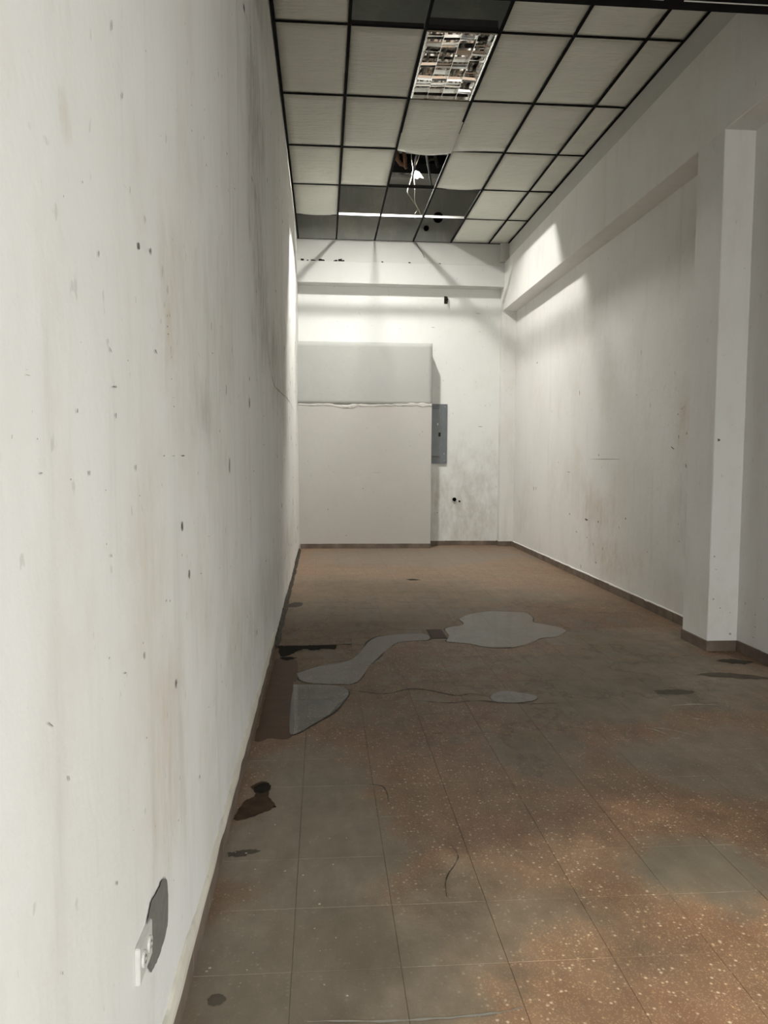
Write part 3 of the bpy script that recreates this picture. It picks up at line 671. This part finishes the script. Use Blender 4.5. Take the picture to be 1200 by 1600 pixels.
# hanger straps of the grid seen through the gap
bm = bmesh.new()
def flat(bm, a, b, w, th):
    a, b = Vector(a), Vector(b); d = (b-a).normalized(); s_ = d.cross(Vector((0, 1, 0))).normalized()*w/2; q = Vector((0, th/2, 0))
    lo = [bm.verts.new(a + x_*s_ + y_*q) for x_, y_ in ((-1,-1),(1,-1),(1,1),(-1,1))]; hi = [bm.verts.new(b + x_*s_ + y_*q) for x_, y_ in ((-1,-1),(1,-1),(1,1),(-1,1))]
    bm.faces.new(lo); bm.faces.new(hi)
    for k in range(4): bm.faces.new((lo[k], lo[(k+1)%4], hi[(k+1)%4], hi[k]))
for a, b in (((1.60, 10.86, ZC + .03), (1.76, 10.88, ZSLAB)), ((1.89, 10.86, ZC + .03), (1.74, 10.90, ZSLAB))):
    bm = bmesh.new(); flat(bm, a, b, .026, .006); link('hanger_strap', to_mesh(bm), M['hanger'], ceil)

# plenum: joist under the slab and pipe stubs in the raw wall
slab_o = bpy.data.objects['ceiling_slab']
link('joist', boxmesh(-.05, XW + .05, 12.35, 12.55, 5.98, ZSLAB + .01), M['slab'], slab_o)
link('dark_gap_block', boxmesh(-.05, XW + .05, 11.95, 12.34, 5.98, ZSLAB + .01), M['void'], slab_o)  # black block added to stand in for the dark depth of the gap
def pipe_stub(name, c, r, L, label, mat='void', parent=None):
    bm = bmesh.new(); n = 16
    prof = ((r, 0), (r, -L), (r*.8, -L), (r*.8, -.004), (0.0, -.004))
    rings = [[bm.verts.new((c[0] + q*math.cos(2*math.pi*k/n), c[1] + d, c[2] + q*math.sin(2*math.pi*k/n))) for k in range(n)] if q else [bm.verts.new((c[0], c[1] + d, c[2]))] for q, d in prof]
    for a, b in zip(rings, rings[1:]):
        for k in range(n):
            if len(b) == 1: bm.faces.new((a[k], a[(k+1)%n], b[0]))
            else: bm.faces.new((a[k], a[(k+1)%n], b[(k+1)%n], b[k]))
    o = link(name, to_mesh(bm), M[mat], parent)
    if label: tag(o, label, 'pipe')
    return o
YU = rowy(5) + .045
pipe_stub('pipe_stub', (2.36, YU + .002, 5.66), .085, .05, 'larger black pipe end in the raw grey wall above the missing ceiling boards')
pipe_stub('pipe_stub', (2.16, YU + .002, 5.475), .045, .04, 'smaller black pipe end in the raw grey wall above the missing ceiling boards')

# ================================================================== LIGHT FITTING (unlit) in the ceiling
fx0, fx1, fy0, fy1 = colx(2) + .018, colx(3) - .016, rowy(0) + .016, rowy(1) - .016
fix = bpy.data.objects.new('ceiling_light', None); COL.objects.link(fix)
fix.location = ((fx0+fx1)/2, (fy0+fy1)/2, ZC); tag(fix, 'unlit recessed ceiling light with a square chrome louver grid', 'ceiling light')
fw_, fl_ = (fx1-fx0)/2, (fy1-fy0)/2
def rim_bar(a, c, w, d):
    """frame bar with a ridge-shaped underside, from a to c (xy), width w, ridge depth d"""
    bm = bmesh.new(); a, c = Vector((*a, 0)), Vector((*c, 0)); t_ = (c - a).normalized(); n_ = Vector((-t_.y, t_.x, 0))*w/2
    prof = ((-1, .03), (-1, 0), (0, -d), (1, 0), (1, .03))
    A = [bm.verts.new(a + n_*u + Vector((0, 0, z))) for u, z in prof]; B = [bm.verts.new(c + n_*u + Vector((0, 0, z))) for u, z in prof]
    for k in range(5): bm.faces.new((A[k], A[(k+1) % 5], B[(k+1) % 5], B[k]))
    bm.faces.new(A); bm.faces.new(B)
    return to_mesh(bm)
hx, hy = fw_ - .008, fl_ - .008
for a, c in (((-hx, -hy), (hx, -hy)), ((hx, -hy), (hx, hy)), ((hx, hy), (-hx, hy)), ((-hx, hy), (-hx, -hy))):
    link('frame_bar', rim_bar(a, c, .018, .007), M['white_rim'], fix)
bm = bmesh.new()                                      # open-bottomed housing
box(bm, -fw_, fw_, -fl_, fl_, .105, .11)
for a in ((-fw_, -fw_+.003, -fl_, fl_), (fw_-.003, fw_, -fl_, fl_), (-fw_, fw_, -fl_, -fl_+.003), (-fw_, fw_, fl_-.003, fl_)): box(bm, *a, .03, .105)
link('housing', to_mesh(bm), M['hanger'], fix)
link('reflector', boxmesh(-fw_ + .006, fw_ - .006, -fl_ + .006, fl_ - .006, .098, .102), M['chrome'], fix)
def vblade(L, w, h, axis):
    """parabolic louver blade: wide at the top, sharp at the bottom"""
    bm = bmesh.new(); prof = ((0, 0), (.0022, .001), (w*.22, h*.45), (w*.5, h), (-w*.5, h), (-w*.22, h*.45), (-.0022, .001))
    a = [bm.verts.new((p_[0], -L/2, p_[1]) if axis == 'y' else (-L/2, p_[0], p_[1])) for p_ in prof]
    b = [bm.verts.new((p_[0], L/2, p_[1]) if axis == 'y' else (L/2, p_[0], p_[1])) for p_ in prof]
    n = len(prof)
    for k in range(n): bm.faces.new((a[k], a[(k+1)%n], b[(k+1)%n], b[k]))
    bm.faces.new(a); bm.faces.new(b)
    return to_mesh(bm)
iw, il = 2*fw_ - .032, 2*fl_ - .032
long_me = vblade(il, .015, .046, 'y')
for k in (-1, 0, 1):
    o = link('louver_blade', long_me, M['chrome'], fix); o.location = (k*iw/4, 0, 0)
cross_me = vblade(iw/4 - .004, .024, .040, 'x')
for c in range(4):
    for r in range(1, 10):
        o = link('louver_blade', cross_me, M['chrome'], fix); o.location = ((c-1.5)*iw/4, -il/2 + il*r/10, .002)
        o.rotation_euler = (random.uniform(-.22, .22), random.uniform(-.06, .06), random.uniform(-.02, .02))
for sx in (-1, 1):                                     # curved side reflectors
    bm = bmesh.new(); prev = None
    for k in range(6):
        t_ = k/5; x = sx*(iw/2 - .002 - .03*t_**2); z = .004 + .045*t_
        ring = [bm.verts.new((x, -il/2, z)), bm.verts.new((x, il/2, z))]
        if prev: bm.faces.new((prev[0], prev[1], ring[1], ring[0]))
        prev = ring
    link('side_reflector', to_mesh(bm), M['chrome'], fix)
for k in range(4):
    bm = bmesh.new(); tube(bm, [(0, -il/2+.02, 0), (0, il/2-.02, 0)], .013, 12)
    o = link('fluorescent_tube', to_mesh(bm), M['tube_glass'], fix); o.location = ((k-1.5)*iw/4, 0, .075)

# ================================================================== LAMP lit above the missing boards, wires, white scrap
LP = Vector((1.27, 11.24, 5.91))
lamp = bpy.data.objects.new('drum_lamp', None); COL.objects.link(lamp); lamp.location = (LP.x, LP.y, ZSLAB)
tag(lamp, 'lit round drum lamp on the slab above the missing ceiling boards', 'lamp')
def lathe(prof, n=28):
    bm = bmesh.new()
    rings = [[bm.verts.new((r*math.cos(2*math.pi*k/n), r*math.sin(2*math.pi*k/n), z)) for k in range(n)] for r, z in prof]
    for a, c_ in zip(rings, rings[1:]):
        for k in range(n): bm.faces.new((a[k], a[(k+1) % n], c_[(k+1) % n], c_[k])).smooth = False
    bm.faces.new(rings[0]); bm.faces.new(rings[-1])
    return to_mesh(bm)
link('housing', lathe([(.06, -.002), (.06, -.03), (.128, -.031), (.128, -.232), (.124, -.232), (.123, -.19)]), M['white_paint'], lamp)
bm = bmesh.new(); bmesh.ops.create_cone(bm, cap_ends=True, segments=28, radius1=.118, radius2=.122, depth=.004)
o = link('diffuser', to_mesh(bm), M['bulb'], lamp); o.location = (0, 0, -.193)
bm = bmesh.new()
pts = [(-.085,.03), (-.068,.07), (-.02,.072), (.03,.055), (.075,-.01), (.092,-.055), (.03,-.035), (-.005,-.07), (-.05,-.055), (-.09,-.0)]
fr_ = [bm.verts.new((x, -.004 + .02*math.sin(x*30)*math.cos(z*25), z)) for x, z in pts]; bk_ = [bm.verts.new((x, .004 + .02*math.sin(x*30)*math.cos(z*25), z)) for x, z in pts]
cf, cb = bm.verts.new((-.005, -.022, .01)), bm.verts.new((-.005, -.014, .01))
for k in range(len(pts)):
    k2 = (k+1) % len(pts)
    bm.faces.new((cf, fr_[k], fr_[k2])); bm.faces.new((cb, bk_[k2], bk_[k])); bm.faces.new((fr_[k], fr_[k2], bk_[k2], bk_[k]))
scrap = link('plastic_scrap', to_mesh(bm), M['paper'])
scrap.location = (1.77, 11.52, 5.66); scrap.rotation_euler = (math.radians(-18), 0, 0)
tag(scrap, 'crumpled white plastic scrap hanging on a wire in the ceiling gap', 'plastic scrap')
def wire(name, pts, r, label, mat='wire', group=None):
    bm = bmesh.new(); tube(bm, spline(pts, 8), r, 6)
    o = link(name, to_mesh(bm), M[mat]); tag(o, label, 'wire', group); return o
wire('hanging_wire', [(1.80, 11.50, ZSLAB), (1.78, 11.46, 5.9), (1.70, 11.35, 5.68), (1.62, 11.1, 5.42), (1.57, 10.92, 5.27), (1.55, 10.8, 5.16), (1.60, 10.8, 5.09), (1.69, 10.8, 4.96), (1.74, 10.8, 4.86), (1.72, 10.8, 4.855)], .004,
     'cream wire hanging from the ceiling gap past the white scrap with a bent end')
wire('hanging_wire', [(1.66, 11.45, ZSLAB), (1.665, 11.4, 5.85), (1.67, 11.2, 5.6), (1.665, 10.95, 5.3), (1.66, 10.9, 5.1), (1.70, 10.9, 4.99), (1.665, 10.9, 4.92), (1.655, 10.9, 4.875), (1.675, 10.9, 4.86)], .003,
     'thin pale wire with a small hook hanging below the ceiling gap')
wire('hanging_wire', [(1.585, 10.86, 5.18), (1.56, 10.86, 5.08), (1.545, 10.86, 5.0), (1.555, 10.86, 4.98)], .002,
     'shortest fine brown wire end dangling at the ceiling gap', 'rust')
wire('loose_cable', [(1.995, rowy(5) + .03, 5.23), (2.03, rowy(5) + .028, 5.15), (2.10, rowy(5) + .026, 5.06), (2.13, rowy(5) + .024, 4.98)], .0035,
     'short grey cable on the white strip above the back beam', 'hanger')
# rusty bracket and dark cable box under the slab, seen in the gap
bm = bmesh.new()
tube(bm, [(1.50, 11.9, ZSLAB), (1.51, 11.88, 6.0), (1.56, 11.86, 5.93), (1.62, 11.84, 5.90)], [.03, .035, .03, .02], 8)
tube(bm, [(1.60, 11.88, ZSLAB), (1.62, 11.86, 6.02), (1.62, 11.84, 5.9), (1.64, 11.84, 5.86)], [.025, .03, .03, .022], 8)
o = link('rusty_bracket', to_mesh(bm), M['rust']); tag(o, 'rusty brown bracket under the slab in the ceiling gap', 'bracket')
bm = bmesh.new()
tube(bm, [(2.06, 11.8, ZSLAB), (2.07, 11.8, 6.02), (2.09, 11.78, 5.92), (2.10, 11.78, 5.87)], [.022, .024, .026, .018], 8)
tube(bm, [(2.07, 11.78, 5.99), (2.0, 11.78, 5.985), (1.96, 11.78, 5.96)], [.018, .018, .014], 8)
o = link('cable_stub', to_mesh(bm), M['soil']); tag(o, 'black bent cable stub under the slab in the ceiling gap', 'cable')

# ================================================================== ELECTRICAL PANEL on the back wall
pan = bpy.data.objects.new('electrical_panel', None); COL.objects.link(pan); pan.location = (2.36, YB - .018, 1.985)
tag(pan, 'grey metal electrical panel on the back wall beside the closet', 'electrical panel')
link('trim_plate', boxmesh(-.235, .235, -.014, .01, -.525, .525, .003), M['panel'], pan)
dr = link('door', boxmesh(-.13, .128, -.026, -.012, -.40, .44, .004), M['panel_door'], pan)
link('door_rim', boxmesh(.105, .118, -.030, -.024, -.385, .425, .002), M['panel'], dr)
link('latch', boxmesh(.082, .118, -.036, -.02, -.045, .025, .004), M['soil'], dr)
link('label_plate', boxmesh(.055, .075, -.0285, -.025, .155, .19, .001), M['outlet'], dr)
for x, z in ((.19, .48), (.19, -.48), (-.19, .48), (-.19, -.48), (.185, -.35)):
    bm = bmesh.new(); bmesh.ops.create_cone(bm, cap_ends=True, segments=12, radius1=.012, radius2=.009, depth=.006, matrix=Matrix.Translation((x, -.017, z)) @ Matrix.Rotation(math.radians(90), 4, 'X'))
    link('screw', to_mesh(bm), M['chrome'], pan)
link('scuff', boxmesh(-.12, .10, -.0272, -.0258, -.415, -.39), M['mark_dark'], pan)

# small fittings on the back wall
pipe_stub('pipe_stub', (2.745, YB + .004, .823), .034, .03, 'black round pipe end low on the back wall beneath the panel')
pipe_stub('pipe_stub', (2.838, YB + .004, .789), .017, .02, 'tiny black pipe end beside the larger one low on the back wall')
hk = bpy.data.objects.new('wall_bracket', None); COL.objects.link(hk); hk.location = (2.55, YB, 4.32)
tag(hk, 'small black broken light bracket high on the back wall', 'bracket')
link('plate', boxmesh(-.03, .03, -.012, .01, -.06, .07, .004), M['soil'], hk)
bm = bmesh.new(); tube(bm, [(0, 0, .03), (.005, -.05, .035), (.01, -.08, .01), (.005, -.085, -.05)], [.02, .02, .022, .018], 10)
link('elbow', to_mesh(bm), M['soil'], hk)
bm = bmesh.new(); tube(bm, [(.0, -.06, .06), (.03, -.065, .064), (.036, -.066, .03)], .006, 6)
link('clip', to_mesh(bm), M['galv'], hk)

# ================================================================== OUTLET low on the left wall
out = bpy.data.objects.new('wall_outlet', None); COL.objects.link(out); out.location = (0.0, 1.702, .449)
out.rotation_euler = (math.radians(-2), 0, 0)
tag(out, 'white wall outlet in a grey cement patch low on the left wall', 'outlet')
link('cover_plate', boxmesh(-.004, .0085, -.061, .061, -.041, .041, .002, 2), M['outlet'], out)
for y in (-.028, .028):
    bm = bmesh.new(); bmesh.ops.create_cone(bm, cap_ends=True, segments=20, radius1=.019, radius2=.0175, depth=.006, matrix=Matrix.Translation((.010, y, 0)) @ Matrix.Rotation(math.radians(90), 4, 'Y'))
    so = link('socket', to_mesh(bm), M['outlet'], out)
    for dz in (-.007, .007): link('slot', boxmesh(.0128, .0137, y - .005, y + .005, dz - .0015, dz + .0015), M['outlet_hole'], so)
    link('slot', boxmesh(.0128, .0137, y + .009, y + .012, -.002, .002), M['outlet_hole'], so)
bm = bmesh.new(); bmesh.ops.create_cone(bm, cap_ends=True, segments=10, radius1=.004, radius2=.003, depth=.003, matrix=Matrix.Translation((.009, 0, 0)) @ Matrix.Rotation(math.radians(90), 4, 'Y'))
link('screw', to_mesh(bm), M['chrome'], out)

def blobmesh(poly, place, sub=4, jit=.0, thick=.0):
    """a filled ragged outline on a surface"""
    sp = spline([(a, b, 0) for a, b in poly + poly[:1]], sub)[:-1]
    bm = bmesh.new(); n = len(sp); c = sum(sp, Vector())/n
    out_ = [q + Vector((random.uniform(-jit, jit), random.uniform(-jit, jit), 0)) for q in sp]
    vs_ = [bm.verts.new(place(q.x, q.y)) for q in out_]
    f = bm.faces.new(vs_)
    bmesh.ops.triangulate(bm, faces=[f])
    return to_mesh(bm)
CEM = [(1.94,.487),(1.968,.452),(1.967,.372),(1.945,.343),(1.891,.335),(1.844,.337),(1.775,.350),(1.735,.40),(1.72,.47),(1.765,.505),(1.80,.512),(1.863,.500),(1.892,.502)]
link('cement_patch', blobmesh(CEM, lambda y, z: Vector(on_left(y, z)) + Vector((.001, 0, 0)), 5, .003), M['cement'], wl)

# ================================================================== FLOOR: puddles, stains, dirt
def fz(z): return lambda x, y: (x, y, z)
def puddle(poly, label, edge=.012, grp='puddles on the terrazzo floor'):
    sp = spline([(a, b, 0) for a, b in poly + poly[:1]], 5)[:-1]; n = len(sp)
    c = sum(sp, Vector())/n
    bm = bmesh.new()
    top = [bm.verts.new((q.x, q.y, .0022)) for q in sp]
    rim = [bm.verts.new((q + (q-c).normalized()*.006).xy.to_tuple() + (.0006,)) for q in sp]
    f = bm.faces.new(top)
    for k in range(n): bm.faces.new((top[k], rim[k], rim[(k+1)%n], top[(k+1)%n]))
    bmesh.ops.triangulate(bm, faces=[f])
    o = link('puddle', to_mesh(bm), M['water']); tag(o, label, 'puddle', grp)
    if edge:
        bm = bmesh.new(); A, B = [], []
        for k, q in enumerate(sp):
            d = (sp[(k+1)%n] - sp[k-1]).normalized(); nn = Vector((d.y, -d.x, 0))
            if nn.dot(q-c) < 0: nn = -nn
            w_ = edge*max(.05, .5 + 1.6*mnoise.noise(q*3.0))
            A.append(bm.verts.new((q.x, q.y, .0004))); qq = q + nn*w_; B.append(bm.verts.new((qq.x, qq.y, .0004)))
        for k in range(n): bm.faces.new((A[k], B[k], B[(k+1)%n], A[(k+1)%n]))
        link('damp_edge', to_mesh(bm), M['edge'], o)
    return o
puddle([(1.715,7.335),(1.835,7.544),(2.035,7.696),(2.147,7.724),(2.319,7.67),(2.45,7.612),(2.455,7.391),(2.405,7.185),(2.489,7.066),(2.576,6.951),(2.598,6.79),(2.436,6.571),(2.299,6.53),(2.165,6.372),(2.009,6.237),(1.874,6.209),(1.741,6.238),(1.643,6.345),(1.534,6.405),(1.455,6.455),(1.51,6.646),(1.525,6.95),(1.699,7.077),(1.732,7.188)],
       'largest puddle, a wide grey sheet of water in the middle of the floor', .02)
puddle([(1.491,4.894),(1.546,4.987),(1.626,5.031),(1.71,4.986),(1.791,4.931),(1.797,4.876),(1.749,4.812),(1.64,4.779),(1.542,4.784),(1.499,4.813)],
       'smallest oval puddle in front of the largest one', .008)
puddle([(.215,5.53),(.37,5.716),(.627,5.91),(.815,6.535),(.995,6.706),(1.297,6.738),(1.298,6.51),(1.053,6.436),(.908,6.157),(.767,5.762),(.638,5.296),(.487,5.247),(.272,5.317)],
       'long crooked puddle running from the brown drain towards the left wall', .02)
puddle([(.2,5.264),(.503,5.207),(.572,5.051),(.511,4.803),(.448,4.623),(.349,4.459),(.256,4.306),(.215,4.346),(.205,4.8)],
       'rounded puddle beside the bare brown tiles along the left wall', .014)

dr_ = bpy.data.objects.new('floor_drain', None); COL.objects.link(dr_); dr_.location = (1.408, 6.727, 0)
tag(dr_, 'small square brown drain cover beside the largest puddle', 'floor drain')
link('cover', boxmesh(-.062, .062, -.165, .165, -.01, .004, .003), M['drain'], dr_)
bm = bmesh.new()
for a in ((-.07, .07, -.175, -.164), (-.07, .07, .164, .175), (-.07, -.061, -.164, .164), (.061, .07, -.164, .164)): box(bm, *a, -.01, .003)
link('rim', to_mesh(bm), M['edge'], dr_)

def stain(name, poly, mat, z=.0012, jit=.006, sub=6):
    return link(name, blobmesh(poly, fz(z), sub, jit), M[mat], floor)
stain('bare_patch', [(.036,5.942),(.184,5.934),(.224,5.53),(.214,5.32),(.2,5.264),(.236,4.307),(.113,4.239),(.03,4.207),(.03,4.519),(.03,5.2)], 'bare_tile', .0005, .004)
stain('dirt_hole', [(.03,6.365),(.129,6.359),(.3,6.37),(.505,6.364),(.50,6.22),(.42,6.25),(.33,6.2),(.25,6.24),(.18,6.12),(.12,6.02),(.06,6.05)], 'soil', .0016, .012)
stain('dirt_hole', [(.06,5.98),(.14,6.0),(.2,5.96),(.12,5.9)], 'soil', .0016, .008)
stain('dirt_hole', [(.02,8.145),(.097,8.30),(.188,8.26),(.157,8.06),(.04,8.02)], 'edge', .0014, .008)
stain('dirt_hole', [(1.466,9.80),(1.52,9.85),(1.579,9.845),(1.646,9.774),(1.56,9.74),(1.50,9.76)], 'soil', .0014, .008)
stain('brown_stain', [(.061,3.609),(.114,3.662),(.158,3.617),(.154,3.509),(.189,3.393),(.14,3.324),(.041,3.262),(.02,3.309),(.053,3.452),(.092,3.513)], 'stain', .0010, .004)
stain('dark_stain', [(.074,3.595),(.121,3.647),(.159,3.603),(.135,3.537),(.09,3.54)], 'soil', .0018, .005)
stain('dark_stain', [(.187,3.40),(.196,3.385),(.19,3.375),(.183,3.385)], 'soil', .0018, .001)
stain('dark_stain', [(.073,2.156),(.087,2.178),(.112,2.174),(.125,2.152),(.107,2.132),(.083,2.133)], 'soft_stain', .0012, .002)
stain('dark_stain', [(.03,2.99),(.1,3.01),(.16,3.0),(.10,2.965),(.04,2.96)], 'soft_stain', .0010, .006)
stain('dark_stain', [(3.1,5.35),(3.3,5.38),(3.5,5.3),(3.6,5.2),(3.4,5.22),(3.2,5.28)], 'soft_stain', .0012, .01)
stain('dark_stain', [(3.45,5.72),(3.6,5.75),(3.7,5.66),(3.62,5.6),(3.5,5.64)], 'edge', .0012, .015)
stain('dark_stain', [(2.62,4.98),(2.78,5.0),(2.9,4.93),(2.75,4.88),(2.64,4.9)], 'soft_stain', .0010, .012)
def fcrack(pts, w_, mat='edge'): return link('floor_crack', ribbon(pts, w_, fz(.0014)), M[mat], floor)
fcrack([(.573,5.104),(.675,5.055),(.832,5.015),(.986,5.108),(1.112,5.073),(1.269,4.948),(1.387,4.978),(1.5,4.9)], .012)
fcrack([(.573,5.104),(.569,4.973),(.503,4.804),(.448,4.623),(.349,4.438),(.256,4.298)], .009)
fcrack([(1.0,4.86),(1.2,4.80),(1.4,4.83),(1.7,4.75),(1.95,4.76)], .009)
fcrack([(.05,6.37),(.35,6.36),(.62,6.39),(.75,6.36)], .012, 'soil')
fcrack([(.84,2.62),(.86,2.75),(.93,2.9),(.91,3.02)], .003, 'soft_stain')
fcrack([(.62,3.6),(.69,3.56),(.7,3.4)], .004, 'soft_stain')
for pts, w_ in (([(2.267,4.284),(2.319,4.227),(2.353,4.149)], .006), ([(2.308,4.288),(2.418,4.221),(2.516,4.113)], .005), ([(2.33,4.11),(2.38,4.10),(2.40,4.12)], .006), ([(2.6,4.66),(2.75,4.68),(2.9,4.66)], .008),
                ([(2.62,4.42),(2.68,4.40)], .008), ([(.36,2.05),(.6,2.035),(.85,2.04),(.97,2.06)], .006)):
    link('plaster_scrape', ribbon(pts, w_, fz(.0016)), M['white_scrape'], floor)
# plaster crumbs
bm = bmesh.new()
for k in range(60):
    x = random.choice([random.uniform(.05, .5), random.uniform(1.8, 3.4)]); y = random.uniform(2.1, 5.6) if x > 1 else random.uniform(2.1, 3.4)
    r = random.uniform(.001, .0026)
    v, _ = box(bm, x-r*1.5, x+r*1.5, y-r, y+r, 0.0, r)
    for q in v: q.co += Vector([random.uniform(-.3, .3)*r for _ in range(2)] + [0])
o = link('plaster_crumbs', to_mesh(bm), M['white_scrape'], floor); o['kind'] = 'stuff'
